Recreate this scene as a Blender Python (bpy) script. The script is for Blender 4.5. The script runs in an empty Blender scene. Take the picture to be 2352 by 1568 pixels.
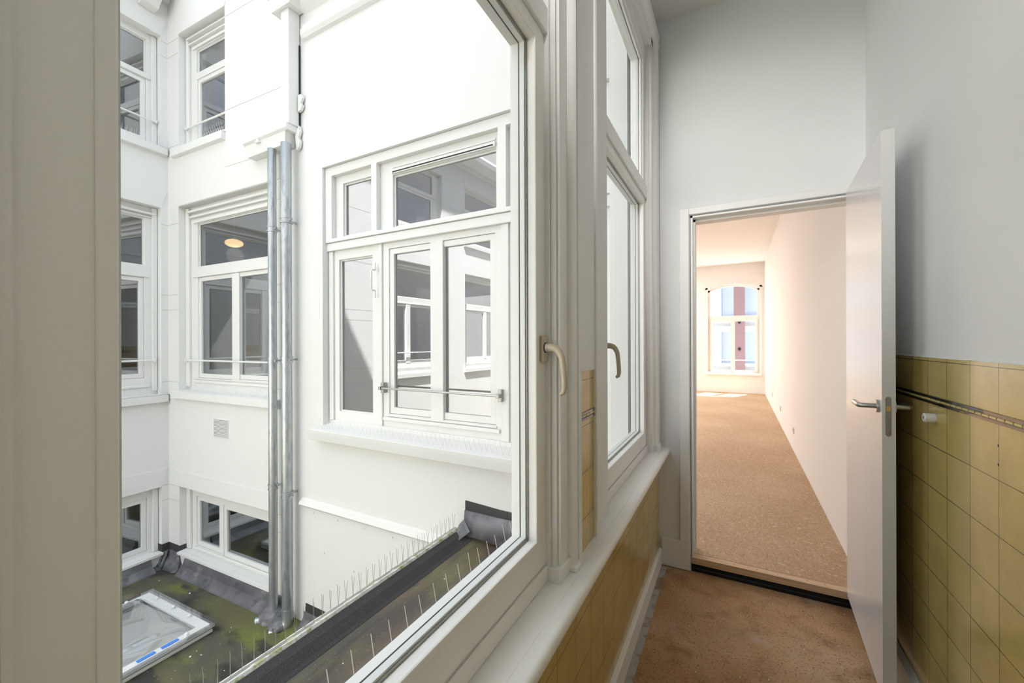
import bpy, bmesh, math, random
from mathutils import Matrix, Vector, Euler
random.seed(7)
SC = bpy.context.scene
COL = SC.collection
PI = math.pi
sin, cos, rad = math.sin, math.cos, math.radians

# ------------------------------------------------------------------ helpers
def new_bm(): return bmesh.new()

def box(bm, x0, x1, y0, y1, z0, z1):
    v = [bm.verts.new(p) for p in ((x0,y0,z0),(x1,y0,z0),(x1,y1,z0),(x0,y1,z0),(x0,y0,z1),(x1,y0,z1),(x1,y1,z1),(x0,y1,z1))]
    for f in ((0,3,2,1),(4,5,6,7),(0,1,5,4),(1,2,6,5),(2,3,7,6),(3,0,4,7)): bm.faces.new([v[i] for i in f])

def prism(bm, pts, axis, a, b):
    """closed 2D outline swept along an axis; pts are the two other coordinates in x,y,z order"""
    def P(p, t):
        return {'x': (t, p[0], p[1]), 'y': (p[0], t, p[1]), 'z': (p[0], p[1], t)}[axis]
    A = [bm.verts.new(P(p, a)) for p in pts]; B = [bm.verts.new(P(p, b)) for p in pts]
    n = len(pts)
    bm.faces.new(A); bm.faces.new(list(reversed(B)))
    for i in range(n): bm.faces.new((A[i], B[i], B[(i+1) % n], A[(i+1) % n]))

def slab_holes(bm, s0, s1, z0, z1, y0, y1, holes):
    """slab in the x-z plane from y0 to y1 with rectangular holes (a,b,c,d)"""
    xs = sorted(set([s0, s1] + [min(max(v, s0), s1) for h in holes for v in h[:2]]))
    zs = sorted(set([z0, z1] + [min(max(v, z0), z1) for h in holes for v in h[2:]]))
    def solid(i, j):
        if i < 0 or j < 0 or i >= len(xs)-1 or j >= len(zs)-1: return False
        cx = (xs[i]+xs[i+1])/2; cz = (zs[j]+zs[j+1])/2
        return not any(h[0] < cx < h[1] and h[2] < cz < h[3] for h in holes)
    vc = {}
    def V(i, j, k):
        key = (i, j, k)
        if key not in vc: vc[key] = bm.verts.new((xs[i], (y0, y1)[k], zs[j]))
        return vc[key]
    for i in range(len(xs)-1):
        for j in range(len(zs)-1):
            if not solid(i, j): continue
            bm.faces.new((V(i,j,0), V(i+1,j,0), V(i+1,j+1,0), V(i,j+1,0)))
            bm.faces.new((V(i,j,1), V(i,j+1,1), V(i+1,j+1,1), V(i+1,j,1)))
            if not solid(i-1, j): bm.faces.new((V(i,j,0), V(i,j+1,0), V(i,j+1,1), V(i,j,1)))
            if not solid(i+1, j): bm.faces.new((V(i+1,j,0), V(i+1,j,1), V(i+1,j+1,1), V(i+1,j+1,0)))
            if not solid(i, j-1): bm.faces.new((V(i,j,0), V(i,j,1), V(i+1,j,1), V(i+1,j,0)))
            if not solid(i, j+1): bm.faces.new((V(i,j+1,0), V(i+1,j+1,0), V(i+1,j+1,1), V(i,j+1,1)))

def ring(bm, s0, s1, z0, z1, w, y0, y1, wb=None, wt=None):
    slab_holes(bm, s0, s1, z0, z1, y0, y1, [(s0+w, s1-w, z0+(w if wb is None else wb), z1-(w if wt is None else wt))])

def tube(bm, pts, r, n=10, cap=True):
    """round tube along a polyline; r is a number or one radius per point"""
    pts = [Vector(p) for p in pts]; rings = []
    rr = r if isinstance(r, (list, tuple)) else [r]*len(pts)
    up = None
    for i, p in enumerate(pts):
        t = (pts[min(i+1, len(pts)-1)] - pts[max(i-1, 0)]).normalized()
        if up is None:
            up = Vector((0,0,1)) if abs(t.z) < .9 else Vector((0,1,0))
        a = (up - t*up.dot(t)).normalized(); up = a; b = t.cross(a)
        rings.append([bm.verts.new(p + (a*cos(2*PI*k/n) + b*sin(2*PI*k/n))*rr[i]) for k in range(n)])
    for i in range(len(rings)-1):
        for k in range(n):
            bm.faces.new((rings[i][k], rings[i][(k+1) % n], rings[i+1][(k+1) % n], rings[i+1][k]))
    if cap:
        bm.faces.new(list(reversed(rings[0]))); bm.faces.new(rings[-1])

def obj(name, bm, mat, parent=None, M=None, smooth=False, bevel=0, seg=2):
    bmesh.ops.recalc_face_normals(bm, faces=bm.faces)
    me = bpy.data.meshes.new(name); bm.to_mesh(me); bm.free()
    me.materials.append(mat)
    if smooth:
        for p in me.polygons: p.use_smooth = True
    o = bpy.data.objects.new(name, me); COL.objects.link(o)
    if M is not None: o.matrix_world = M
    if parent is not None: o.parent = parent
    if smooth:
        m = o.modifiers.new('split', 'EDGE_SPLIT'); m.split_angle = rad(38)
    if bevel:
        m = o.modifiers.new('bevel', 'BEVEL'); m.width = bevel; m.segments = seg; m.limit_method = 'ANGLE'; m.angle_limit = rad(50)
    return o

def empty(name, M=None, loc=None):
    o = bpy.data.objects.new(name, None); COL.objects.link(o); o.empty_display_size = .1
    if M is not None: o.matrix_world = M
    if loc is not None: o.location = loc
    return o

def struct(o, label=None, cat=None):
    o['kind'] = 'structure'
    if label: o['label'] = label
    if cat: o['category'] = cat
    return o

def tag(o, label, cat, group=None, kind=None):
    o['label'] = label; o['category'] = cat
    if group: o['group'] = group
    if kind: o['kind'] = kind
    return o

def dup(root, M=None, loc=None):
    r = root.copy(); COL.objects.link(r)
    if M is not None: r.matrix_world = M
    if loc is not None: r.location = loc
    for ch in list(root.children):
        c = ch.copy(); COL.objects.link(c); c.parent = r
        for g in ch.children:
            d = g.copy(); COL.objects.link(d); d.parent = c
    return r

# ------------------------------------------------------------------ materials
def mat(name, col, rough=.5, metal=0, spec=.5, coat=0, bump=None, var=None):
    m = bpy.data.materials.new(name); m.use_nodes = True
    nt = m.node_tree; b = nt.nodes['Principled BSDF']
    b.inputs['Base Color'].default_value = (*col, 1)
    b.inputs['Roughness'].default_value = rough
    b.inputs['Metallic'].default_value = metal
    b.inputs['Specular IOR Level'].default_value = spec
    if coat:
        b.inputs['Coat Weight'].default_value = coat; b.inputs['Coat Roughness'].default_value = .04
    tc = nt.nodes.new('ShaderNodeTexCoord')
    if bump:                                       # (scale, strength, distance)
        n = nt.nodes.new('ShaderNodeTexNoise'); n.inputs['Scale'].default_value = bump[0]; n.inputs['Detail'].default_value = 5
        nt.links.new(tc.outputs['Object'], n.inputs['Vector'])
        bp = nt.nodes.new('ShaderNodeBump'); bp.inputs['Strength'].default_value = bump[1]; bp.inputs['Distance'].default_value = bump[2]
        nt.links.new(n.outputs['Fac'], bp.inputs['Height']); nt.links.new(bp.outputs['Normal'], b.inputs['Normal'])
    if var:                                        # (scale, second colour, low, high)
        n = nt.nodes.new('ShaderNodeTexNoise'); n.inputs['Scale'].default_value = var[0]; n.inputs['Detail'].default_value = 6
        nt.links.new(tc.outputs['Object'], n.inputs['Vector'])
        r = nt.nodes.new('ShaderNodeMapRange'); r.inputs['From Min'].default_value = var[2]; r.inputs['From Max'].default_value = var[3]
        nt.links.new(n.outputs['Fac'], r.inputs['Value'])
        mx = nt.nodes.new('ShaderNodeMix'); mx.data_type = 'RGBA'
        mx.inputs['A'].default_value = (*col, 1); mx.inputs['B'].default_value = (*var[1], 1)
        nt.links.new(r.outputs['Result'], mx.inputs['Factor']); nt.links.new(mx.outputs['Result'], b.inputs['Base Color'])
    return m

def N(nt, t, **k):
    n = nt.nodes.new(t)
    for a, v in k.items(): setattr(n, a, v)
    return n

def layered(name, base, layers, rough=.7, spec=.4, bump=None, rough_noise=None, metal=0, coat=0):
    """base colour then layers (scale, detail, lo, hi, colour, stretch, seed) mixed over it by noise"""
    m = bpy.data.materials.new(name); m.use_nodes = True
    nt = m.node_tree; b = nt.nodes['Principled BSDF']; L = nt.links
    b.inputs['Roughness'].default_value = rough; b.inputs['Specular IOR Level'].default_value = spec; b.inputs['Metallic'].default_value = metal
    if coat: b.inputs['Coat Weight'].default_value = coat; b.inputs['Coat Roughness'].default_value = .08
    tc = N(nt, 'ShaderNodeTexCoord'); cur = None
    for (sc, det, lo, hi, c, st, seed) in layers:
        mp = N(nt, 'ShaderNodeMapping'); mp.inputs['Scale'].default_value = st; mp.inputs['Location'].default_value = (seed, seed*.7, seed*.3)
        L.new(tc.outputs['Object'], mp.inputs['Vector'])
        n = N(nt, 'ShaderNodeTexNoise'); n.inputs['Scale'].default_value = sc; n.inputs['Detail'].default_value = det
        L.new(mp.outputs['Vector'], n.inputs['Vector'])
        r = N(nt, 'ShaderNodeMapRange'); r.inputs['From Min'].default_value = lo; r.inputs['From Max'].default_value = hi
        L.new(n.outputs['Fac'], r.inputs['Value'])
        mx = N(nt, 'ShaderNodeMix', data_type='RGBA')
        if cur is None: mx.inputs['A'].default_value = (*base, 1)
        else: L.new(cur, mx.inputs['A'])
        mx.inputs['B'].default_value = (*c, 1)
        L.new(r.outputs['Result'], mx.inputs['Factor']); cur = mx.outputs['Result']
    L.new(cur, b.inputs['Base Color'])
    if bump:
        n = N(nt, 'ShaderNodeTexNoise'); n.inputs['Scale'].default_value = bump[0]; n.inputs['Detail'].default_value = 6
        L.new(tc.outputs['Object'], n.inputs['Vector'])
        bp = N(nt, 'ShaderNodeBump'); bp.inputs['Strength'].default_value = bump[1]; bp.inputs['Distance'].default_value = bump[2]
        L.new(n.outputs['Fac'], bp.inputs['Height']); L.new(bp.outputs['Normal'], b.inputs['Normal'])
    return m

def tile_mat(name, c1, c2, grout, y_off, z_off, size, rot=False):
    """square glazed tiles laid out in the Y-Z plane"""
    m = bpy.data.materials.new(name); m.use_nodes = True
    nt = m.node_tree; b = nt.nodes['Principled BSDF']; L = nt.links
    tc = N(nt, 'ShaderNodeTexCoord'); sp = N(nt, 'ShaderNodeSeparateXYZ'); cb = N(nt, 'ShaderNodeCombineXYZ')
    L.new(tc.outputs['Object'], sp.inputs[0])
    a = N(nt, 'ShaderNodeMath', operation='SUBTRACT'); a.inputs[1].default_value = y_off; L.new(sp.outputs['Y'], a.inputs[0]); L.new(a.outputs[0], cb.inputs['X'])
    a = N(nt, 'ShaderNodeMath', operation='SUBTRACT'); a.inputs[1].default_value = z_off; L.new(sp.outputs['Z'], a.inputs[0]); L.new(a.outputs[0], cb.inputs['Y'])
    br = N(nt, 'ShaderNodeTexBrick', offset=0.0, squash=1.0)
    br.inputs['Scale'].default_value = 1; br.inputs['Brick Width'].default_value = size; br.inputs['Row Height'].default_value = size
    br.inputs['Mortar Size'].default_value = .0011; br.inputs['Mortar Smooth'].default_value = .1
    br.inputs['Color1'].default_value = (*c1, 1); br.inputs['Color2'].default_value = (*c2, 1); br.inputs['Mortar'].default_value = (*grout, 1)
    L.new(cb.outputs[0], br.inputs['Vector'])
    n = N(nt, 'ShaderNodeTexNoise'); n.inputs['Scale'].default_value = 9; n.inputs['Detail'].default_value = 6; L.new(tc.outputs['Object'], n.inputs['Vector'])
    r = N(nt, 'ShaderNodeMapRange'); r.inputs['From Min'].default_value = .35; r.inputs['From Max'].default_value = .7; r.inputs['To Min'].default_value = 1.04; r.inputs['To Max'].default_value = .9
    L.new(n.outputs['Fac'], r.inputs['Value'])
    mx = N(nt, 'ShaderNodeVectorMath', operation='SCALE'); L.new(br.outputs['Color'], mx.inputs[0]); L.new(r.outputs['Result'], mx.inputs['Scale'])
    L.new(mx.outputs[0], b.inputs['Base Color'])
    b.inputs['Roughness'].default_value = .12; b.inputs['Specular IOR Level'].default_value = .5
    n2 = N(nt, 'ShaderNodeTexNoise'); n2.inputs['Scale'].default_value = 120; n2.inputs['Detail'].default_value = 2; L.new(tc.outputs['Object'], n2.inputs['Vector'])
    ad = N(nt, 'ShaderNodeMath', operation='MULTIPLY_ADD'); L.new(br.outputs['Fac'], ad.inputs[0]); ad.inputs[1].default_value = -1.5; L.new(n2.outputs['Fac'], ad.inputs[2])
    bp = N(nt, 'ShaderNodeBump'); bp.inputs['Strength'].default_value = .35; bp.inputs['Distance'].default_value = .0007
    L.new(ad.outputs[0], bp.inputs['Height']); L.new(bp.outputs['Normal'], b.inputs['Normal'])
    return m

def glass_mat(name, tint, base_refl, fres, rough=0.0):
    m = bpy.data.materials.new(name); m.use_nodes = True
    nt = m.node_tree; L = nt.links; nt.nodes.remove(nt.nodes['Principled BSDF']); out = nt.nodes['Material Output']
    tr = N(nt, 'ShaderNodeBsdfTransparent'); tr.inputs['Color'].default_value = (*tint, 1)
    gl = N(nt, 'ShaderNodeBsdfGlossy'); gl.inputs['Roughness'].default_value = rough; gl.inputs['Color'].default_value = (.93, .95, 1, 1)
    fr = N(nt, 'ShaderNodeLayerWeight'); fr.inputs['Blend'].default_value = .5
    p = N(nt, 'ShaderNodeMath', operation='POWER'); L.new(fr.outputs['Facing'], p.inputs[0]); p.inputs[1].default_value = 4
    ma = N(nt, 'ShaderNodeMath', operation='MULTIPLY_ADD'); L.new(p.outputs[0], ma.inputs[0]); ma.inputs[1].default_value = fres; ma.inputs[2].default_value = base_refl
    ma.use_clamp = True
    mx = N(nt, 'ShaderNodeMixShader'); L.new(ma.outputs[0], mx.inputs[0]); L.new(tr.outputs[0], mx.inputs[1]); L.new(gl.outputs[0], mx.inputs[2])
    L.new(mx.outputs[0], out.inputs['Surface'])
    return m

M_paint = mat('interior_gloss_paint', (.88, .865, .835), .38, bump=(40, .04, .002))
M_plaster = mat('interior_plaster', (.86, .865, .86), .85, bump=(35, .12, .002))
M_far = mat('pink_white_plaster', (.90, .865, .835), .9, bump=(25, .08, .002))
M_ceil = mat('ceiling_paint', (.80, .79, .76), .9)
M_fac = mat('facade_paint', (.73, .72, .705), .75, bump=(11, .22, .006))
M_facwood = mat('facade_wood_paint', (.74, .73, .71), .4, bump=(60, .03, .002))
M_joint = mat('joint_line', (.46, .46, .44), .9)
M_tileR = tile_mat('yellow_glazed_tile', (.56, .43, .145), (.60, .475, .19), (.035, .028, .018), 1.5525 - .148*20, 1.211 - .148*12, .148)
M_tileL = tile_mat('ochre_glazed_tile', (.56, .41, .15), (.60, .44, .165), (.05, .035, .015), 1.19 - .15*20, .557 - .15*8, .15)
M_black = mat('black_glaze', (.012, .012, .014), .12, coat=.5)
M_yellow = mat('yellow_glaze', (.62, .52, .20), .12)
M_floor = layered('brown_screed', (.42, .235, .105), [
    (2.2, 6, .4, .65, (.54, .36, .21), (1, 1, 1), 3), (9, 8, .5, .72, (.31, .165, .07), (1, 1, 1), 11),
    (70, 4, .50, .70, (.46, .31, .19), (1, 1, 1), 5), (110, 3, .56, .70, (.16, .08, .035), (1, 1, 1), 15), (5, 9, .62, .78, (.44, .34, .25), (1, 1.6, 1), 21)], rough=.6, spec=.3, bump=(60, .4, .003))
M_farfloor = layered('tan_chipboard', (.47, .31, .18), [
    (1.2, 5, .4, .65, (.56, .40, .25), (1, 1, 1), 2), (90, 4, .5, .68, (.33, .20, .11), (1, 1, 1), 6),
    (45, 3, .56, .74, (.64, .50, .35), (1, 1, 1), 9)], rough=.6, spec=.3, bump=(120, .25, .002))
M_wood = layered('pine_wood', (.66, .47, .30), [
    (14, 5, .42, .66, (.50, .30, .15), (.12, 3, 6), 2), (60, 3, .5, .75, (.74, .56, .38), (.1, 2, 4), 9)], rough=.6)
M_felt = layered('black_roofing_felt', (.03, .03, .032), [(240, 2, .58, .72, (.12, .12, .125), (1, 1, 1), 1), (3, 5, .5, .8, (.055, .052, .05), (1, 1, 1), 4)], rough=.75, bump=(300, .5, .002))
M_gutter = layered('wet_bitumen', (.068, .060, .052), [
    (1.6, 6, .42, .6, (.125, .092, .062), (2.2, .8, 1), 2), (2.3, 7, .47, .62, (.130, .122, .055), (2, 1, 1), 14),
    (3.5, 8, .55, .7, (.035, .033, .035), (2.5, .7, 1), 8), (130, 2, .68, .76, (.40, .40, .37), (1, 1, 1), 5)], rough=.42, spec=.5, bump=(30, .3, .004))
M_roof = layered('mossy_bitumen', (.085, .080, .062), [
    (.9, 6, .46, .6, (.125, .12, .055), (1, 1.5, 1), 3.3), (1.3, 7, .54, .68, (.165, .185, .035), (1, 1.4, 1), 7.7),
    (2.1, 8, .53, .62, (.038, .036, .034), (1, 1.8, 1), 1.1), (1.4, 7, .62, .74, (.30, .29, .26), (1, 1, 1), 17),
    (70, 2, .70, .75, (.6, .6, .56), (1, 1, 1), 5)], rough=.6, spec=.35, bump=(25, .35, .006))
M_lead = layered('grey_lead', (.125, .125, .14), [(6, 6, .4, .7, (.21, .21, .225), (1, 1, 1), 3), (12, 5, .55, .75, (.08, .08, .09), (1, 1, 1), 8), (5, 4, .62, .8, (.45, .36, .30), (1, 1, 1), 12)], rough=.5, metal=.3, bump=(14, .3, .004))
M_zinc = layered('galvanised_zinc', (.40, .42, .45), [(7, 5, .4, .65, (.52, .54, .56), (1, 1, .25), 3), (30, 4, .5, .7, (.34, .36, .39), (1, 1, .3), 8)], rough=.34, metal=.75)
M_steel = mat('brushed_steel', (.50, .49, .47), .3, metal=1)
M_spike = mat('spike_wire', (.46, .45, .43), .35, metal=.8)
M_spikew = mat('painted_spike', (.72, .72, .70), .5)
M_cream = mat('cream_plastic', (.55, .47, .35), .35)
M_whitep = mat('white_plastic', (.78, .77, .74), .4)
M_brass = mat('brass', (.85, .62, .25), .3, metal=1)
M_rubber = mat('black_rubber', (.02, .022, .02), .6)
M_spacer = mat('spacer_bar', (.70, .71, .70), .45)
M_lock = mat('lock_plate_steel', (.36, .355, .33), .42, metal=.9)
M_dark = mat('dark_gap', (.012, .012, .011), .9)
M_moss = layered('moss_edge', (.74, .74, .70), [(25, 5, .5, .62, (.40, .43, .18), (1, 1, 1), 2), (60, 3, .55, .7, (.55, .55, .5), (1, 1, 1), 5)], rough=.7, bump=(60, .6, .006))
M_blue = mat('blue_label', (.05, .22, .72), .4)
M_skyl = mat('skylight_frame', (.74, .74, .74), .45)
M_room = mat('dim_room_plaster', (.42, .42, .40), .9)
M_brick = mat('red_brown_brick', (.24, .14, .14), .9, var=(40, (.32, .20, .20), .4, .7))
M_stone = mat('pale_stone', (.90, .88, .88), .9, var=(3, (.78, .75, .74), .4, .7))
M_outwin = mat('distant_pane', (.50, .58, .70), .3)
M_board = mat('blue_board', (.12, .25, .85), .6)
M_bulb = mat('bulb_glass', (.85, .85, .85), .2)
M_canvas = mat('white_canvas', (.86, .86, .9), .8)
M_near_glass = glass_mat('clear_pane', (.985, .995, .985), .012, .35)
M_ext_glass = glass_mat('reflective_pane', (.47, .48, .48), .30, .5)
M_far_glass = glass_mat('far_pane', (.97, .98, .98), .03, .3)
M_dome = glass_mat('acrylic_dome', (.80, .81, .82), .22, .7, .03)
lm = bpy.data.materials.new('lamp_glow'); lm.use_nodes = True
_e = lm.node_tree.nodes['Principled BSDF']; _e.inputs['Emission Color'].default_value = (1, .62, .28, 1); _e.inputs['Emission Strength'].default_value = 5
M_glow = lm

# ------------------------------------------------------------------ camera
YAW, ROLL, FPX, CZ = rad(28.4), rad(.2), 940., 1.43
fw = Vector((-sin(YAW), cos(YAW), 0)); rt = Vector((cos(YAW), sin(YAW), 0)); up = Vector((0, 0, 1))
xc = rt*cos(ROLL) - up*sin(ROLL); yc = rt*sin(ROLL) + up*cos(ROLL)
cd = bpy.data.cameras.new('camera'); cam = bpy.data.objects.new('camera', cd); COL.objects.link(cam)
Mc = Matrix.Identity(4)
for i in range(3): Mc[i][0], Mc[i][1], Mc[i][2] = xc[i], yc[i], -fw[i]
Mc[2][3] = CZ
cam.matrix_world = Mc
cd.sensor_width = 36; cd.lens = 36*FPX/2352; cd.shift_y = 2/2352; cd.clip_start = .01; cd.clip_end = 200
SC.camera = cam

# ------------------------------------------------------------------ frames of reference
XR, YE, CEIL = .612, 2.78, 3.485         # right wall, end wall, ceiling of the corridor
XL, XS = -.425, -.47                     # tiled face of the left wall, inner face of the casements
YB = 2.55                                # courtyard face of the back facade
I4 = Matrix.Identity(4)
MB_ = Matrix.Translation((0, YB, 0))
MC_ = Matrix.Translation((-3.895, YB, 0)) @ Matrix.Rotation(rad(2.443), 4, 'Z')
MD_ = Matrix.Translation((-6.195, 2.452, 0)) @ Matrix.Rotation(rad(95.04), 4, 'Z')
MW_ = Matrix.Translation((XS, 0, 0)) @ Matrix.Rotation(rad(90), 4, 'Z')
def LOC(M, s, y, z): return M @ Matrix.Translation((s, y, z))

# ================================================================== CORRIDOR SHELL
b = new_bm(); box(b, -.6, XR+.1, -3.6, 2.84, -.1, 0); struct(obj('floor', b, M_floor))
b = new_bm(); box(b, -.6, XR+.1, -3.6, YE, CEIL, CEIL+.1); struct(obj('ceiling', b, M_ceil))
# right wall: plaster above, tiles below
TT = 1.371
b = new_bm(); box(b, XR+.004, XR+.2, -3.6, YE, TT, CEIL); box(b, XR+.01, XR+.2, -3.6, YE, 0, TT)
wr = struct(obj('wall_right', b, M_plaster))
b = new_bm(); box(b, XR, XR+.012, -3.6, YE, 0, TT)
obj('tiling', b, M_tileR, wr)
b = new_bm()      # thick wavy paint edge on top of the tiles
tube(b, [(XR+.004, y*.05-2.6, TT+.001+.0016*sin(y*1.7)+.001*sin(y*.61)) for y in range(108)], .0035, 6)
obj('paint_edge', b, M_plaster, wr, smooth=True)
# listel border: black rails, yellow dashes between
def listel(parent, x, nx, y0, y1, zc, h):
    b = new_bm()
    for dz in (h*.36, -h*.36):
        prism(b, [(x, zc+dz-h*.2), (x-nx*.004, zc+dz-h*.15), (x-nx*.004, zc+dz+h*.15), (x, zc+dz+h*.2)], 'y', y0, y1)
    box(b, min(x, x-nx*.0015), max(x, x-nx*.0015), y0, y1, zc-h*.3, zc+h*.3)
    o = obj('border_rail', b, M_black, parent)
    b = new_bm(); p = .148/4; k = math.floor(y0/p)
    while k*p < y1:
        a = max(y0, k*p+.003); e = min(y1, (k+1)*p-.003)
        if e > a:
            prism(b, [(x-nx*.001, zc-h*.17), (x-nx*.0035, zc-h*.10), (x-nx*.0035, zc+h*.10), (x-nx*.001, zc+h*.17)], 'y', a, e)
        k += 1
    obj('border_dash', b, M_yellow, parent)
listel(wr, XR, 1, -3.6, YE, 1.224, .026)
b = new_bm()
for z in (1.154, 1.104):
    tube(b, [(XR-.0004, 1.554, z), (XR+.002, 1.554, z)], .0032, 10)
obj('drill_hole', b, M_dark, wr)
# end wall with doorway
D0, D1, DZ = -.235, .572, 2.215
b = new_bm(); slab_holes(b, -.6, XR+.1, -.1, CEIL, YE, YE+.13, [(D0, D1, -.05, DZ)])
we = struct(obj('wall_end', b, M_plaster))
# wall behind the camera with an open passage
b = new_bm(); slab_holes(b, -.6, XR+.1, 0, CEIL, -3.7, -3.6, []); struct(obj('wall_near', b, M_plaster))

# left wall: piers and parapet with the window openings (local: x along +Y, y towards the courtyard)
WZ0, WZ1 = .755, 3.24
W1, W2, W3, W4 = (.069, 1.085), (1.595, 2.595), (-1.45, -.36), (-3.1, -1.8)
holes = [(a[0]-.002, a[1]+.002, WZ0, WZ1) for a in (W1, W2, W3, W4)]
b = new_bm(); slab_holes(b, -3.6, YE, -1.4, 5.0, -.035, .075, holes)
wl = struct(obj('wall_left', b, M_plaster, M=MW_))
b = new_bm(); box(b, XL-.012, XL, -3.6, YE, 0, .725); obj('tiling', b, M_tileL, wl).matrix_parent_inverse = MW_.inverted()
b = new_bm(); slab_holes(b, -3.6, YE-.3, -1.4, 5.0, .076, .10, holes)
obj('outer_render', b, M_fac, wl)
# painted casings and mouldings, in plan (Y, X)
def casing_right(parent, yj):        # casing on the far side of an opening whose casement ends at yj
    pl = [(-.004, -.475), (-.004, -.456), (.002, -.456), (.002, -.460), (.006, -.460), (.006, -.440), (.010, -.440), (.010, -.443), (.015, -.443), (.017, -.432), (.068, -.431), (.068, -.436), (.073, -.436), (.076, -.424)]
    bead = [(.076+.030*t/6, -.424+.016*sin(PI*t/6)) for t in range(1, 7)]
    tail = [(.110, -.4235), (.114, -.4235), (.116, -.432), (.116, -.475)]
    return [(x, y+yj) for (y, x) in pl+bead+tail]
def casing_left(parent, yj): return [(x, 2*yj-y) for (x, y) in reversed(casing_right(parent, yj))]
def zig(pts, n, d=.0): return pts
tr = empty('trim_1', loc=(0, 0, 0)); struct(tr)
b = new_bm(); prism(b, casing_right(0, W1[1]-.015), 'z', .752, 3.36); obj('casing', b, M_paint, tr, smooth=True)
b = new_bm(); prism(b, casing_left(0, W3[1]*0+W1[0]+.015), 'z', .752, 3.36); obj('casing', b, M_paint, tr, smooth=True)
tr2 = empty('trim_2', loc=(0, 0, 0)); struct(tr2)
cw = .17
pl2 = [(-.475, -.01), (-.452, -.01), (-.452, 0.0), (-.438, .004), (-.434, .012), (-.434, .052), (-.424, .058), (-.414, .070), (-.412, .085), (-.418, .096), (-.420, .11), (-.412, .125), (-.412, .14), (-.424, .146), (-.424, .166), (-.475, .166)]
b = new_bm(); prism(b, [(x, W2[1]+y) for (x, y) in pl2], 'z', .752, 3.40); obj('casing', b, M_paint, tr2, smooth=True)
pl3 = [(-.475, 1.384), (-.430, 1.384), (-.418, 1.384), (-.4135, 1.390), (-.4135, 1.396), (-.418, 1.404), (-.427, 1.408), (-.427, 1.425), (-.434, 1.428), (-.4365, 1.445), (-.4425, 1.475), (-.452, 1.480), (-.452, 1.500), (-.458, 1.530), (-.462, 1.590), (-.475, 1.594)]
b = new_bm(); prism(b, pl3, 'z', .752, 3.40); obj('casing', b, M_paint, tr2, smooth=True)
# head casings, section in (X,Z)
def head(parent, y0, y1):
    sec = [(-.475, -.01), (-.452, -.01), (-.452, 0.0), (-.438, .004), (-.434, .012), (-.434, .052), (-.424, .058), (-.412, .070), (-.410, .085), (-.418, .096), (-.420, .11), (-.410, .125), (-.410, .14), (-.424, .146), (-.424, .166), (-.475, .166)]
    b = new_bm(); prism(b, [(x, 3.24+z) for (x, z) in sec], 'y', y0, y1); obj('head_casing', b, M_paint, parent, smooth=True)
head(tr, -.05, W1[1]+.10); head(tr2, 1.384, W2[1]+.166)
# plinth blocks at the feet of the casings
b = new_bm(); box(b, -.475, -.424, W1[1]-.022, W1[1]+.062, .753, .795); obj('plinth_block', b, M_paint, tr, bevel=.004)
b = new_bm(); box(b, -.475, -.404, W1[1]+.052, W1[1]+.098, .753, .772); obj('plinth_block', b, M_paint, tr, bevel=.006)
b = new_bm(); box(b, -.475, -.405, W2[1]+.048, W2[1]+.15, .753, .79); obj('plinth_block', b, M_paint, tr2, bevel=.004)
# tiled strip between the two windows, with its plaster edge
YA, YZ = 1.218, 1.392
b = new_bm(); box(b, XL-.03, XL-.002, YA+.03, YZ-.008, .752, 1.335); st = obj('tiling', b, M_tileL, wl); st.matrix_parent_inverse = MW_.inverted()
b = new_bm(); box(b, XL-.03, XL+.002, YA+.0, YZ-.006, 1.335, 3.4); box(b, XL-.03, XL+.002, YA+.0, YA+.03, .752, 1.335); o = obj('plaster_strip', b, M_plaster, wl, bevel=.002); o.matrix_parent_inverse = MW_.inverted()
wl2 = empty('listel_strip', loc=(0, 0, 0)); wl2.parent = wl; wl2.matrix_parent_inverse = MW_.inverted()
listel(wl2, XL-.002, -1, YA+.03, YZ-.008, 1.19, .026)

# window board (sill) with rounded nose, ending just before the end wall
sec = [(-.48, .728), (-.425, .724), (-.41, .716), (-.385, .712)]
sec += [(-.374+.017*cos(t), .734+.021*sin(t)) for t in [rad(-80+20*k) for k in range(9)]]
sec += [(-.3965, .755), (-.398, .7535), (-.3995, .755), (-.48, .757)]
b = new_bm(); prism(b, sec, 'y', -3.6, YE-.001)
tb = obj('trim_3', b, M_paint, smooth=True); struct(tb)
# skirtings
b = new_bm(); prism(b, [(XL-.005, 0), (-.408, 0), (-.408, .098), (-.414, .108), (XL-.005, .110)], 'y', -3.6, YE); struct(obj('baseboard_left', b, M_paint))
b = new_bm(); box(b, -.408, -.375, -2.6, 2.74, 0, .003)
ob = obj('paint_spill', b, mat('grey_paint_smear', (.42, .40, .37), .8, var=(14, (.30, .22, .15), .5, .62)), None); struct(ob); ob.name = 'trim_4'
b = new_bm(); box(b, -.408, -.2385, YE-.016, YE+.0, .004, .178); struct(obj('baseboard_end', b, M_paint, bevel=.002))
b = new_bm(); prism(b, [(XR+.005, 0), (XR-.018, 0), (XR-.018, .13), (XR-.008, .15), (XR+.005, .15)], 'y', -3.6, YE); struct(obj('baseboard_right', b, M_paint))

# ================================================================== INTERIOR CASEMENT WINDOWS
def pane(parent, s0, s1, z0, z1, y, mtl, th=.006):
    b = new_bm(); box(b, s0, s1, y, y+th, z0, z1); return obj('glass_pane', b, mtl, parent)

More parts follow.
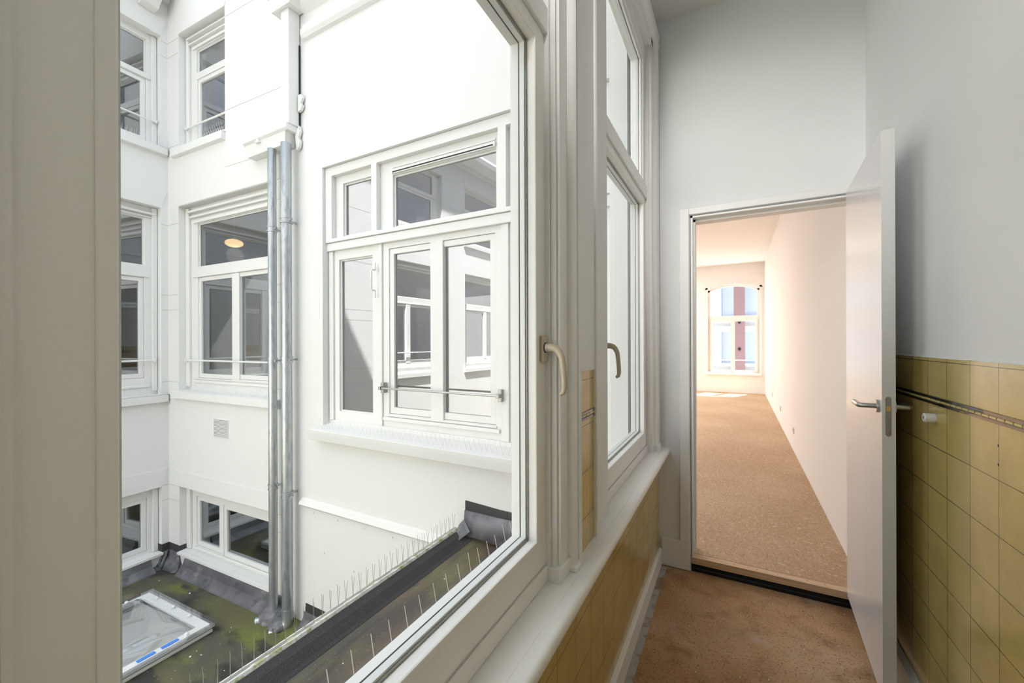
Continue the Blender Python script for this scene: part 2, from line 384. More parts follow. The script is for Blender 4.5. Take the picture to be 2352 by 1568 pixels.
def corridor_window(name, y0, y1, handle_side, ul=.065):
    """root at the near lower corner; local x along the corridor, y outwards"""
    M = LOC(MW_, y0, 0, 0); w = y1-y0
    root = struct(empty(name, M))
    st = .082                                     # casement stile width
    # fixed outer frame incl. transom bar
    b = new_bm()
    slab_holes(b, 0, w, .757, 3.24, .001, .075, [(.012, w-.012, .80, 2.335), (ul, w-.065, 2.385, 3.135)])
    obj('frame', b, M_paint, root, bevel=.002)
    b = new_bm(); box(b, 0, w, -.012, .002, 2.30, 2.375); obj('transom_bar', b, M_paint, root, bevel=.004)
    b = new_bm(); box(b, 0, w, -.008, .002, .757, .80); obj('bottom_rail', b, M_paint, root, bevel=.004)
    # casement
    b = new_bm(); ring(b, .014, w-.014, .803, 2.332, st-.014, 0, .024, .087, .075)
    cs = obj('casement', b, M_paint, root, bevel=.0015)
    b = new_bm(); ring(b, st-.016, w-st+.016, .874, 2.273, .0155, -.0022, .004, .0155, .0155); obj('glazing_bead', b, M_paint, cs, bevel=.002)
    b = new_bm(); ring(b, .017, w-.017, .806, 2.329, st-.017, .046, .075, .084, .072); obj('outer_stile', b, M_facwood, cs)
    b = new_bm(); ring(b, st-.001, w-st+.001, .889, 2.258, .010, .0425, .046); obj('gasket', b, M_rubber, cs)
    b = new_bm(); ring(b, st-.001, w-st+.001, .889, 2.258, .011, .0275, .0415); obj('spacer', b, M_spacer, cs)
    b = new_bm(); ring(b, st-.001, w-st+.001, .889, 2.258, .006, .0235, .0275); obj('seal', b, M_lock, cs)
    pane(cs, st, w-st, .89, 2.257, .026, M_near_glass, .016)
    # upper light
    b = new_bm(); ring(b, ul+.001, w-.066, 2.386, 3.134, .012, .012, .022); obj('glazing_bead', b, M_paint, root)
    b = new_bm(); ring(b, ul+.001, w-.066, 2.386, 3.134, .011, .0275, .0415); obj('spacer', b, M_spacer, root)
    pane(root, ul+.001, w-.066, 2.386, 3.134, .026, M_near_glass, .016)
    # lever handle on the casement stile
    hs = (w-.042) if handle_side > 0 else .052
    hz = 1.412
    b = new_bm(); box(b, hs-.014, hs+.014, -.012, 0, hz-.036, hz+.036)
    hp = obj('handle', b, M_cream, root, bevel=.003)
    b = new_bm()
    pts = [(hs, -.010, hz+.003), (hs, -.030, hz+.003), (hs, -.043, hz), (hs, -.053, hz-.010), (hs, -.060, hz-.024), (hs, -.063, hz-.045), (hs, -.066, hz-.080), (hs, -.067, hz-.105), (hs, -.064, hz-.118), (hs, -.055, hz-.124)]
    tube(b, pts, [.0125, .0115, .0105, .010, .0095, .009, .0085, .0085, .0075, .005], 12)
    obj('lever', b, M_cream, hp, smooth=True)
    b = new_bm(); tube(b, [(hs, -.0119, hz+.003), (hs, -.0135, hz+.003)], .0145, 16); obj('collar', b, M_dark, hp)
    return root
corridor_window('window_1', *W1, 1)
corridor_window('window_2', *W2, -1, .03)
corridor_window('window_3', *W3, 1); corridor_window('window_20', *W4, 1)  # both unseen; the second added to let more daylight into the corridor
# outer sills with spikes come later

# ================================================================== DOORWAY AND DOOR
dr = struct(empty('door_1', loc=(D1, YE, 0)))
def local(o, root): o.matrix_parent_inverse = root.matrix_world.inverted()
bpy.context.view_layer.update()
b = new_bm()      # lining
box(b, D0, D0+.014, YE-.004, YE+.13, .06, DZ); box(b, D1-.014, D1, YE-.004, YE+.13, .06, DZ); box(b, D0, D1, YE-.004, YE+.13, DZ-.014, DZ)
box(b, D0+.014, D0+.026, YE+.05, YE+.13, .09, DZ-.014); box(b, D0+.014, D1-.014, YE+.05, YE+.13, DZ-.028, DZ-.014)
o = obj('frame', b, M_paint, dr); local(o, dr)
b = new_bm()      # architrave
box(b, D0-.062, D0-.006, YE-.016, YE, .178, DZ+.046); box(b, D0-.006, D1+.03, YE-.016, YE, DZ+.004, DZ+.046)
o = obj('architrave', b, M_paint, dr, bevel=.003); local(o, dr)
b = new_bm(); box(b, D0+.0005, D0+.003, YE-.0045, YE-.003, .09, DZ-.01); box(b, D0+.0, D1, YE-.0045, YE-.003, DZ-.003, DZ-.0005)
o = obj('rebate_gap', b, M_dark, dr); local(o, dr)
# leaf: hinge near (.54, 2.775), swung back along the right wall
dl = Vector((.493-.531, 2.027-2.772, 0)).normalized()
ang = math.atan2(dl.y, dl.x)
ML = Matrix.Translation((.531, 2.772, 0)) @ Matrix.Rotation(ang, 4, 'Z')   # local x along leaf from hinge, local +y to the right wall side
Lw = .748
leaf = empty('door_leaf', ML); leaf.parent = dr; leaf.matrix_parent_inverse = dr.matrix_world.inverted()
def dpart(name, bm, m, par=leaf, **k): return obj(name, bm, m, par, **k)
leaf2 = None
b = new_bm(); box(b, 0, Lw, 0, .040, .075, 2.225); panel = dpart('door_panel', b, mat('door_paint', (.82, .81, .82), .22, bump=(90, .03, .001)), bevel=.001)
b = new_bm(); box(b, Lw-.0002, Lw+.0004, .0005, .0395, .075, 2.225); dpart('edge_lipping', b, mat('lipping_paint', (.66, .66, .64), .5))
hz = 1.178
b = new_bm()
pr = [(cy*.0085, cz) for (cy, cz) in []]
N_ = 10; out = []
for k in range(N_+1): t = PI*k/N_; out.append((.0185+.0085*cos(t), hz+.022+.0085*sin(t)*1.0+.012))
for k in range(N_+1): t = PI+PI*k/N_; out.append((.0185+.0085*cos(t), hz-.098+.0085*sin(t)+.0))
prism(b, out, 'x', Lw+.0003, Lw+.0016); dpart('lock_plate', b, M_lock)
b = new_bm(); box(b, Lw+.001, Lw+.008, .0135, .0235, hz-.011, hz+.007); dpart('latch', b, M_brass)
b = new_bm()
for z in (hz+.030, hz-.094): tube(b, [(Lw+.0014, .0185, z), (Lw+.0022, .0185, z)], .0028, 10)
dpart('screw', b, M_steel)
for side in (-1, 1):
    f = 0 if side < 0 else .040
    hx = Lw-.052
    b = new_bm(); tube(b, [(hx, f, hz), (hx, f+side*.009, hz)], .025, 28)
    ro = dpart('rosette', b, M_steel, bevel=.001)
    b = new_bm()
    tube(b, [(hx, f+side*.008, hz), (hx, f+side*.046, hz), (hx-.012, f+side*.052, hz), (hx-.105, f+side*.052, hz)] if side > 0 else
            [(hx, f+side*.008, hz), (hx, f+side*.048, hz), (hx-.004, f+side*.055, hz), (hx-.012, f+side*.058, hz), (hx-.115, f+side*.056, hz)], [.0095, .0095, .010, .010][:4] if side > 0 else [.0095, .0095, .0098, .010, .010], 16)
    dpart('lever', b, M_steel, smooth=True)
# timber threshold
b = new_bm(); box(b, D0+.002, D1+.04, YE-.012, YE+.043, .052, .092)
t_ = obj('threshold_beam', b, M_wood, bevel=.002); tag(t_, 'pale pine batten with nail holes lying across the doorway floor', 'batten')
b = new_bm()
for x, y in ((-.17, .012), (-.15, .013), (.0, .016), (.075, .014), (.12, .018), (.22, .012), (.36, .014), (.44, .02)):
    tube(b, [(x, YE+y, .0915), (x, YE+y, .0924)], .0028, 8)
obj('nail_hole', b, M_dark, t_)
b = new_bm(); box(b, D0+.0, D1+.04, YE+.002, YE+.035, .0, .051); box(b, D0, D1+.04, YE-.0, YE+.01, .006, .012)
u_ = obj('gap_shade', b, M_dark); struct(u_)  # dark block fills the gap under the batten, its shade as colour
b = new_bm(); box(b, D0+.0, D1+.04, YE-.006, YE+.001, .020, .026); obj('membrane_strip', b, M_felt, u_)
# door stop
b = new_bm(); tube(b, [(XR, 1.94, 1.163), (XR-.027, 1.94, 1.163), (XR-.029, 1.94, 1.163)], [.0160, .0160, .0135], 24)
ds = obj('door_stop', b, M_whitep, smooth=True); tag(ds, 'small white round door stop screwed to the yellow tiled wall', 'door stop')
b = new_bm(); tube(b, [(XR-.0289, 1.94, 1.163), (XR-.0294, 1.94, 1.163)], .006, 16); obj('screw_hole', b, M_lock, ds)

# ================================================================== FAR ROOM
FX0, FY1 = -3.7, 12.2
b = new_bm(); box(b, FX0-.2, .95, YE+.045, FY1+.4, -.02, .092); struct(obj('floor', b, M_farfloor)).name = 'floor_far'
b = new_bm(); box(b, FX0-.2, .95, YE+.13, FY1+.4, 3.45, 3.6); struct(obj('ceiling_far', b, M_far))
b = new_bm(); prism(b, [(.615, YE+.13), (.705, FY1), (.95, FY1), (.95, YE+.13)], 'z', .09, 3.45); struct(obj('wall_far_right', b, M_far))
b = new_bm(); box(b, FX0-.2, FX0, YE+.13, FY1, .09, 3.45); struct(obj('wall_far_left', b, M_far))
# window wall with arched windows
def arch_z(x, xc, hw, z_side, rise): return z_side + rise*(1-((x-xc)/hw)**2)
def arched_wall(name, x0, x1, y0, y1, z0, z1, wins, m):
    b = new_bm()
    cuts = sorted(wins); cur = x0
    for (a, c, zb, zs, rise) in cuts:
        box(b, cur, a, y0, y1, z0, z1); box(b, a, c, y0, y1, z0, zb)
        n = 16; xs = [a+(c-a)*k/n for k in range(n+1)]
        for k in range(n):
            za, zc = arch_z(xs[k], (a+c)/2, (c-a)/2, zs, rise), arch_z(xs[k+1], (a+c)/2, (c-a)/2, zs, rise)
            prism(b, [(xs[k], za), (xs[k+1], zc), (xs[k+1], z1), (xs[k], z1)], 'y', y0, y1)
        cur = c
    box(b, cur, x1, y0, y1, z0, z1)
    return struct(obj(name, b, m))
FW = [(-.60, .60, .60, 2.80, .14), (-3.0, -1.8, .60, 2.80, .14)]
arched_wall('wall_far_end', FX0-.2, .95, FY1, FY1+.35, .09, 3.45, FW, M_far)
def arch_ring(b, x0, x1, z0, zs, rise, w, y0, y1):
    """arched frame: bottom rail, two stiles and a curved head"""
    box(b, x0, x1, y0, y1, z0, z0+w); box(b, x0, x0+w, y0, y1, z0+w, zs); box(b, x1-w, x1, y0, y1, z0+w, zs)
    n = 20; xc, hw = (x0+x1)/2, (x1-x0)/2
    for k in range(n):
        a, c = x0+(x1-x0)*k/n, x0+(x1-x0)*(k+1)/n
        za, zc = arch_z(a, xc, hw, zs, rise), arch_z(c, xc, hw, zs, rise)
        prism(b, [(a, za-w), (c, zc-w), (c, zc), (a, za)], 'y', y0, y1)
for i, (a, c, zb, zs, rise) in enumerate(FW):
    root = struct(empty('window_%d' % (4+i), loc=((a+c)/2, FY1, zb))); bpy.context.view_layer.update()
    P = []
    b = new_bm(); arch_ring(b, a-.055, c+.045, zb-.03, zs+.07, rise, .055, FY1-.014, FY1); P.append(obj('architrave', b, M_paint, root))
    b = new_bm(); arch_ring(b, a, c, zb, zs, rise, .055, FY1+.05, FY1+.11)
    box(b, a, c, FY1+.04, FY1+.11, 2.01, 2.11); P.append(obj('frame', b, M_paint, root))
    mx = (a+c)/2-.03
    for (p, q) in ((a+.05, mx+.02), (mx+.02, c-.05)):
        b = new_bm(); ring(b, p, q, zb+.03, 2.01, .05, FY1+.03, FY1+.08); P.append(obj('sash', b, M_paint, root))
        b = new_bm(); box(b, p+.05, q-.05, FY1+.055, FY1+.061, zb+.08, 1.96); P.append(obj('glass_pane', b, M_far_glass, root))
    b = new_bm(); n = 12
    xs = [a+.05+(c-a-.1)*k/n for k in range(n+1)]
    for k in range(n):
        za, zc = arch_z(xs[k], (a+c)/2, (c-a)/2, zs-.04, rise), arch_z(xs[k+1], (a+c)/2, (c-a)/2, zs-.04, rise)
        prism(b, [(xs[k], 2.11), (xs[k+1], 2.11), (xs[k+1], zc), (xs[k], za)], 'y', FY1+.075, FY1+.081)
    P.append(obj('glass_pane', b, M_far_glass, root))
    b = new_bm(); box(b, a-.08, c+.03, FY1-.05, FY1+.04, zb-.045, zb-.012); P.append(obj('window_board', b, M_paint, root))
    for o in P: local(o, root)
    b = new_bm(); tube(b, [(a+.0, FY1+.17, .94), (c-.0, FY1+.17, .935)], .010, 8)
    o = obj('safety_rail', b, M_lock); tag(o, ('thin dark safety rail across the arched window at the end of the far room', 'thin dark safety rail across the left arched window of the far room')[i], 'rail')
# sockets in the far room's right wall
for i, (y, z, l) in enumerate(((9.6, .38, 'small white wall socket in the far room, the one deepest in'), (7.78, .36, 'small white wall socket in the far room, middle one of three'), (6.0, .35, 'small white wall socket in the far room, nearest the doorway'))):
    xw = .615+(.09)*(y-(YE+.13))/(FY1-YE-.13)
    b = new_bm(); box(b, xw-.010, xw, y-.04, y+.04, z-.04, z+.04)
    o = obj('wall_socket', b, M_whitep, bevel=.003); tag(o, l, 'socket', 'sockets on the far room wall')
    b = new_bm(); tube(b, [(xw-.0104, y, z), (xw-.0096, y, z)], .02, 14); obj('socket_hole', b, M_lock, o)

# outside the far window: street facade, brick pier, closed parasol
b = new_bm(); slab_holes(b, -12, 8, -4, 6.0, 22, 22.4, [(-2.9+2.4*k, -1.0+2.4*k, z, z+1.5) for k in range(-3, 4) for z in (-2.3, .4, 2.6)])
fs = obj('street_building', b, M_stone); tag(fs, 'pale stone building with wide panes across the street', 'building')
for k in range(-2, 2):
    for z in (-2.3, .4, 2.6):
        b = new_bm(); box(b, -2.9+2.4*k, -1.0+2.4*k, 22.2, 22.25, z, z+1.5); obj('window', b, M_outwin, fs)
b = new_bm(); box(b, -12, 8, 21.9, 22, .05, .22); box(b, -12, 8, 21.92, 22, 2.15, 2.3); obj('string_course', b, M_joint, fs)
b = new_bm(); box(b, .02, .46, 20.9, 21.6, -4, 6.0)
o = obj('brick_pier', b, M_brick); tag(o, 'tall dark red brick pier seen through the far window', 'pier')
for z in (-.1, 1.1, 2.3):
    b = new_bm(); prism(b, [(.17, z), (.24, z-.09), (.31, z), (.24, z+.09)], 'y', 20.86, 20.9); obj('wall_anchor', b, M_dark, o)
um = empty('parasol', loc=(-1.05, 19, -1.5)); tag(um, 'closed white parasol outside the far window', 'parasol')
b = new_bm(); tube(b, [(0, 0, 0), (0, 0, 2.9)], .025, 10); obj('pole', b, M_whitep, um)
b = new_bm()
n = 24; rr = [(1.55, .21), (1.6, .20), (2.1, .14), (2.6, .07), (2.85, .02)]
rings = []
for (z, r) in rr: rings.append([b.verts.new((r*(1+.18*cos(8*2*PI*k/n))*cos(2*PI*k/n), r*(1+.18*cos(8*2*PI*k/n))*sin(2*PI*k/n), z)) for k in range(n)])
for i in range(len(rings)-1):
    for k in range(n): b.faces.new((rings[i][k], rings[i][(k+1) % n], rings[i+1][(k+1) % n], rings[i+1][k]))
b.faces.new(rings[-1]); obj('canopy', b, M_canvas, um, smooth=True)
b = new_bm(); box(b, -14, 10, 12.7, 22, -4.2, -4); struct(obj('floor_street', b, M_stone))

# ================================================================== COURTYARD FACADES
HB, HC = 5.3, 6.2
# ---- back facade
BW = (-3.41, -.68, .655, 3.085)
b = new_bm(); slab_holes(b, -3.895, -.57, -1.4, HB, 0, .30, [BW]); fB = struct(obj('wall_courtyard_back', b, M_fac, M=MB_))
b = new_bm()      # string course and upper cornice mouldings
prism(b, [(0, -.155), (-.03, -.150), (-.045, -.13), (-.03, -.105), (-.012, -.095), (0, -.075)], 'x', -3.72, -1.80)
obj('string_course', b, M_fac, fB)
b = new_bm(); prism(b, [(0, 4.36), (-.03, 4.37), (-.05, 4.40), (-.05, 4.45), (-.03, 4.47), (-.03, 4.50), (0, 4.52)], 'x', -3.66, -.57)
prism(b, [(0, 4.62), (-.06, 4.66), (-.12, 4.74), (-.12, 4.80), (0, 4.82)], 'x', -3.66, -.57)
obj('cornice', b, M_fac, fB)
b = new_bm()
for k in range(9): tube(b, [(-3.55+.34*k, -.001, -.20-.003*k), (-3.55+.34*k, -.007, -.20-.003*k)], .008, 8)
for (x, z) in ((-3.4, -.55), (-3.0, -.62), (-2.6, -.68), (-2.2, -.70)): tube(b, [(x, -.001, z), (x, -.007, z)], .008, 8)
obj('panel_screw', b, M_fac, fB)

def ext_window(name, M, opening, rec, panes, sashes, bars=(), deep=(), glass=M_ext_glass, th=.07):
    """panes: fixed lights; sashes: casements with their glass rect; bars: raised bars"""
    s0, s1, z0, z1 = opening
    root = struct(empty(name, LOC(M, (s0+s1)/2, rec, z0)))
    def sh(h): return (h[0]-(s0+s1)/2, h[1]-(s0+s1)/2, h[2]-z0, h[3]-z0)
    O = sh(opening)
    b = new_bm(); holes_ = [sh(p) for p in panes]+[(q[0]-.05, q[1]+.05, q[2]-.055, q[3]+.05) for q in [sh(p) for p in sashes]]
    slab_holes(b, O[0], O[1], O[2], O[3], 0, th, holes_)
    obj('frame', b, M_facwood, root, bevel=.003)
    for p in panes:
        q = sh(p); b = new_bm(); ring(b, q[0]-.001, q[1]+.001, q[2]-.001, q[3]+.001, .014, .022, .03); obj('glazing_bead', b, M_facwood, root)
        pane(root, q[0], q[1], q[2], q[3], .032, glass)
    for p in sashes:
        q = sh(p); b = new_bm(); ring(b, q[0]-.048, q[1]+.048, q[2]-.053, q[3]+.048, .048, .008, .05, .053); sa = obj('sash', b, M_facwood, root, bevel=.004)
        pane(sa, q[0], q[1], q[2], q[3], .030, glass)
    for (a, c, e, f, y0, y1) in bars:
        q = sh((a, c, e, f)); b = new_bm(); box(b, q[0], q[1], y0, y1, q[2], q[3]); obj('moulding', b, M_facwood, root, bevel=.006)
    return root

# ---- large window in the back facade
ext_window('window_6', MB_, BW, .08,
    [(-3.22, -2.80, 2.43, 2.925), (-2.59, -1.55, 2.43, 2.88), (-1.34, -.90, 2.43, 2.925), (-3.28, -2.84, .785, 2.215), (-1.34, -.90, .785, 2.215)],
    [(-2.59, -2.175, .868, 2.20), (-2.045, -1.612, .866, 2.20)],
    bars=[(-3.46, -.64, 2.300, 2.375, -.035, .0), (-3.40, -.69, 2.375, 2.395, -.02, 0), (-2.175, -2.045, .80, 2.25, -.010, .012), (-2.70, -1.52, .755, .785, -.022, 0), (-2.66, -1.55, .79, .806, -.012, 0),
          (-3.41, -.68, .655, .70, -.012, 0), (-3.40, -3.345, .70, 2.30, -.02, 0), (-2.745, -2.71, .70, 2.30, -.018, 0),
          (-1.505, -1.44, .70, 2.30, -.018, 0),
          
          (-2.59, -1.55, 2.935, 2.955, -.012, 0), (-2.59, -1.55, 2.885, 2.925, -.022, 0)])
b = new_bm(); box(b, -2.575, -1.565, -.0235, -.019, 2.893, 2.903)
o = obj('vent_slot', b, M_dark, bpy.data.objects['window_6']); o.location = (2.045, 0, -.655)
b = new_bm(); slab_holes(b, -3.408+2.045, -.682+2.045, 2.377-.655, 3.083-.655, -.05, -.0005, [(-3.32+2.045, -2.80+2.045, 2.41-.655, 3.0-.655), (-2.735+2.045, -1.51+2.045, 2.41-.655, 3.0-.655), (-1.44+2.045, -.76+2.045, 2.41-.655, 3.0-.655)])
obj('outer_frame', b, M_facwood, bpy.data.objects['window_6'], bevel=.004)
# sill of that window
b = new_bm(); prism(b, [(.08, .655), (.08, .60), (0, .50), (-.10, .535), (-.115, .60), (-.12, .635), (.08, .668)], 'x', -3.475, -.64)
o = obj('sill', b, M_fac, fB, bevel=.004)
# espagnolette handle on the post
eh = empty('shutter_bolt', LOC(MB_, -2.77, .045, 1.97)); tag(eh, 'white painted bow handle bolt on the post of the large courtyard window', 'handle')
b = new_bm(); tube(b, [(0, 0, .10), (0, -.035, .10), (0, -.045, .08), (0, -.045, -.06), (0, -.035, -.08), (0, 0, -.08)], .008, 8); obj('bow', b, M_facwood, eh, smooth=True)
for z in (.13, -.11):
    b = new_bm(); box(b, -.012, .012, -.012, .0, z-.035, z+.035); obj('fixing_plate', b, M_facwood, eh, bevel=.003)
# safety rail of the large window
sr = empty('safety_rail', LOC(MB_, -2.09, .04, 1.04)); tag(sr, 'steel safety rail with bracket plates across the large courtyard window', 'rail')
b = new_bm(); tube(b, [(-.58, -.03, 0), (.585, -.03, .0)], .008, 10); obj('bar', b, M_steel, sr, smooth=True)
for x in (-.585, .59):
    b = new_bm(); box(b, x-.016, x+.016, -.012, .03, -.045, .045); box(b, x-.012, x+.012, -.045, -.01, -.014, .014); obj('bracket', b, M_lock, sr, bevel=.002)

# ---- left-hand facade of the courtyard (behind the pipes)
holesC = [(-2.062, -.225, .85, 3.10), (-2.05, -1.10, 3.80, 5.197), (-2.062, -.225, -1.10, -.315)]
b = new_bm(); slab_holes(b, -2.302, .0, -1.4, HC, 0, .30, holesC); fC = struct(obj('wall_courtyard_left', b, M_fac, M=MC_))
b = new_bm()      # sills and lintel panels
for (a, c, z, h, d) in ((-2.155, -.17, .855, .085, .05), (-2.15, -1.09, 3.80, .09, .045), (-2.062, -.225, -1.10, .03, .03)):
    prism(b, [(.1, z+.006), (-d, z-.004), (-d, z-h), (0, z-h-.012), (.1, z-h)], 'x', a, c)
obj('sill', b, M_fac, fC)
b = new_bm()
for (z, e) in ((3.105, 3.33), (-.31, -.12)):
    prism(b, [(-2.062, z), (-.08, z), (-.02, e), (-2.145, e)], 'y', -.006, .004)
prism(b, [(-2.05, 5.2), (-1.1, 5.2), (-1.02, 5.42), (-2.14, 5.42)], 'y', -.006, .004)
obj('lintel', b, M_fac, fC)
def joints(parent, s0, s1, zs):  # grey strips put the shade of incised grooves into the colour
    b = new_bm()
    for z in zs: box(b, s0, s1, -.0012, .002, z-.0025, z+.0025)
    obj('joint_line', b, M_joint, parent)
joints(fC, -2.30, -2.062, (2.90, 2.03, 1.845, .96, -.32, -.50, 4.98, 5.16, 3.86))
joints(fC, -.225, 0, (2.90, 2.60, 2.03, 1.845, .96, .80, -.32, -.50))
joints(fC, -1.10, 0, (4.03, 5.08, 3.40))
ext_window('window_7', MC_, holesC[0], .10,
    [(-1.85, -.36, 2.36, 2.89)], [(-1.795, -1.145, 1.065, 2.185), (-1.01, -.36, 1.075, 2.185)],
    bars=[(-1.92, -.26, 2.895, 2.935, -.02, 0), (-1.97, -.24, 2.96, 2.985, -.035, 0), (-2.0, -.24, 3.02, 3.05, -.05, 0), (-1.93, -.28, 2.235, 2.262, -.012, 0), (-1.145, -1.01, 1.01, 2.23, -.008, .01), (-1.93, -.28, .955, .985, -.02, 0), (-1.93, -.28, .995, 1.012, -.01, 0),
          (-2.06, -1.99, .90, 3.09, -.03, 0)])
ext_window('window_8', MC_, holesC[1], .10,
    [(-1.86, -1.16, 4.73, 5.01)], [(-1.80, -1.20, 3.925, 4.60)],
    bars=[(-1.92, -1.12, 5.02, 5.05, -.02, 0), (-1.97, -1.12, 5.08, 5.10, -.035, 0), (-2.0, -1.11, 5.14, 5.16, -.05, 0), (-2.04, -1.98, 3.85, 5.19, -.03, 0)])
ext_window('window_9', MC_, holesC[2], .10,
    [], [(-1.845, -1.434, -.985, -.485), (-1.290, -.40, -1.0, -.50)],
    bars=[(-2.06, -1.985, -1.09, -.32, -.03, 0), (-1.90, -.25, -1.07, -1.05, -.015, 0)])
# ---- far left facade
def bayD(z0, z1): return [(-1.95, -.075, z0, z1), (-4.55, -2.70, z0, z1), (-7.2, -5.35, z0, z1)]
holesD = bayD(.80, 3.095) + bayD(3.84, 5.21) + [(-1.95, -.075, -1.13, -.33)]
b = new_bm(); slab_holes(b, -10, .0, -1.4, HC, 0, .30, holesD); fD = struct(obj('wall_courtyard_far_left', b, M_fac, M=MD_))
b = new_bm()
for h in holesD:
    a, c, z = h[0], h[1], h[2]
    d, hh = (.05, .085) if z > 0 else (.03, .03)
    prism(b, [(.1, z+.006), (-d, z-.004), (-d, z-hh), (0, z-hh-.012), (.1, z-hh)], 'x', a-.08*(z > 0), c+(.05 if z > 0 else 0))
obj('sill', b, M_fac, fD)
b = new_bm()
for h in holesD:
    a, c, z = h[0], h[1], h[3]
    prism(b, [(a, z+.004), (c, z+.004), (c+.06, z+.22), (a-.06, z+.22)], 'y', -.006, .004)
obj('lintel', b, M_fac, fD)
joints(fD, -.075, 0, (2.90, 2.03, 1.845, .96, -.32, -.50, 4.98, 5.16, 3.86))
joints(fD, -2.70, -1.95, (2.90, 2.03, 1.845, .96, 4.98, 3.86))
k = 10
for (a, c, z0, z1) in holesD[:3]:
    m_ = (a+c)/2
    ext_window('window_%d' % k, MD_, (a, c, z0, z1), .10, [(a+.20, c-.12, 2.375, 2.955)], [(a+.22, m_-.06, 1.07, 2.18), (m_+.06, c-.175, 1.07, 2.18)],
        bars=[(a+.02, c-.02, 3.0, 3.03, -.04, 0), (a+.06, c-.06, 2.965, 2.98, -.02, 0), (a+.1, c-.08, 2.235, 2.262, -.012, 0), (m_-.06, m_+.06, 1.01, 2.23, -.008, .01), (a+.1, c-.08, .90, .93, -.02, 0), (c-.055, c-.005, .85, 3.09, -.03, 0)])
    k += 1
for (a, c, z0, z1) in holesD[3:6]:
    ext_window('window_%d' % k, MD_, (a, c, z0, z1), .10, [(a+.2, c-.10, 4.72, 5.13)], [(a+.24, c-.15, 3.94, 4.60)],
        bars=[(a+.1, c-.06, 4.655, 4.68, -.015, 0), (c-.055, c-.005, 3.86, 5.2, -.03, 0)])
    k += 1
a, c, z0, z1 = holesD[6]
ext_window('window_%d' % k, MD_, holesD[6], .10, [], [(a+.22, -1.07, -1.03, -.495), (-.95, c-.155, -1.03, -.495)], bars=[(c-.06, c-.005, -1.12, -.34, -.03, 0)]); k += 1
# eaves of the far left facade with a console block
b = new_bm()
prism(b, [(0, 5.62), (-.05, 5.64), (-.07, 5.70), (-.30, 5.72), (-.36, 5.76), (-.38, 5.86), (0, 5.88)], 'x', -10, .0)
obj('eaves', b, M_fac, fD)
b = new_bm(); prism(b, [(0, 5.44), (-.10, 5.46), (-.20, 5.58), (-.24, 5.70), (0, 5.70)], 'x', -.30, -.14); obj('console', b, M_fac, fD)
# opposite end of the courtyard (behind the camera), closes the court
b = new_bm(); box(b, -8, -.57, -7.6, -7.3, -1.4, 3.2); struct(obj('wall_courtyard_front', b, M_fac))

# rooms behind the glass
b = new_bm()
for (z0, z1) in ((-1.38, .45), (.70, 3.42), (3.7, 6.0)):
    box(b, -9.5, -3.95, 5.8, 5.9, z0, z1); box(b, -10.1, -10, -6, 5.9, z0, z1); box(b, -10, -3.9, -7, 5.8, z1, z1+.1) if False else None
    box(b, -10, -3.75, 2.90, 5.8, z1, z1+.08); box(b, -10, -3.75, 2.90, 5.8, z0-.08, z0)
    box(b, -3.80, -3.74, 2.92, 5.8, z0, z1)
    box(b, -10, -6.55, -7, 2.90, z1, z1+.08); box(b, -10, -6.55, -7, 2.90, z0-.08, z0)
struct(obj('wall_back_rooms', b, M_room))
# lamp and bulb in the room behind the left-hand window
lp = empty('ceiling_lamp', LOC(MC_, -3.2, 1.3, 3.06)); tag(lp, 'round warm glowing ceiling lamp behind the left courtyard window', 'lamp')
b = new_bm(); bmesh.ops.create_uvsphere(b, u_segments=20, v_segments=12, radius=.13); bmesh.ops.scale(b, vec=(1, 1, .5), verts=b.verts); obj('lamp_shade', b, M_glow, lp, smooth=True)
b = new_bm(); tube(b, [(0, 0, .05), (0, 0, .36)], .008, 8); obj('rod', b, M_whitep, lp)
lb = empty('light_bulb', LOC(MC_, -1.57, .75, 2.76)); tag(lb, 'bare bulb hanging on a cord behind the left courtyard window', 'bulb')
b = new_bm(); bmesh.ops.create_uvsphere(b, u_segments=16, v_segments=10, radius=.032); obj('bulb', b, M_bulb, lb, smooth=True)
b = new_bm(); tube(b, [(0, 0, .03), (0, 0, .08)], .014, 10); tube(b, [(0, 0, .08), (0, 0, .66)], .003, 6); obj('cord', b, M_whitep, lb)
b = new_bm(); box(b, -.40, .45, -.01, .01, -.27, .30)
o = obj('blue_board', b, M_board, M=LOC(MC_, -1.86, .50, 4.74)); tag(o, 'blue board standing behind the upper left courtyard window', 'board')
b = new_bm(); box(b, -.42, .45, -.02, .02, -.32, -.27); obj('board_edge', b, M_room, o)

def room_light(M, s_, y_, z_, e, col, par=None):
    ld = bpy.data.lights.new('lamp', 'POINT'); ld.energy = e; ld.shadow_soft_size = .12; ld.color = col
    lo = bpy.data.objects.new('lamp', ld); COL.objects.link(lo); lo.parent = par; lo.location = (s_, y_, z_)
room_light(MC_, 0, 0, -.2, 3, (1, .85, .68), lp)
ul = empty('ceiling_lamp', LOC(MC_, -1.3, 1.9, 5.85)); tag(ul, 'round white lamp added unseen to light the room behind the upper left courtyard window', 'lamp')  # added lamp, lights the blue board behind the glass
b = new_bm(); tube(b, [(0, 0, 0), (0, 0, .10)], .14, 24); obj('lamp_shade', b, M_whitep, ul)
room_light(MC_, 0, 0, -.15, 110, (1, .96, .90), ul)
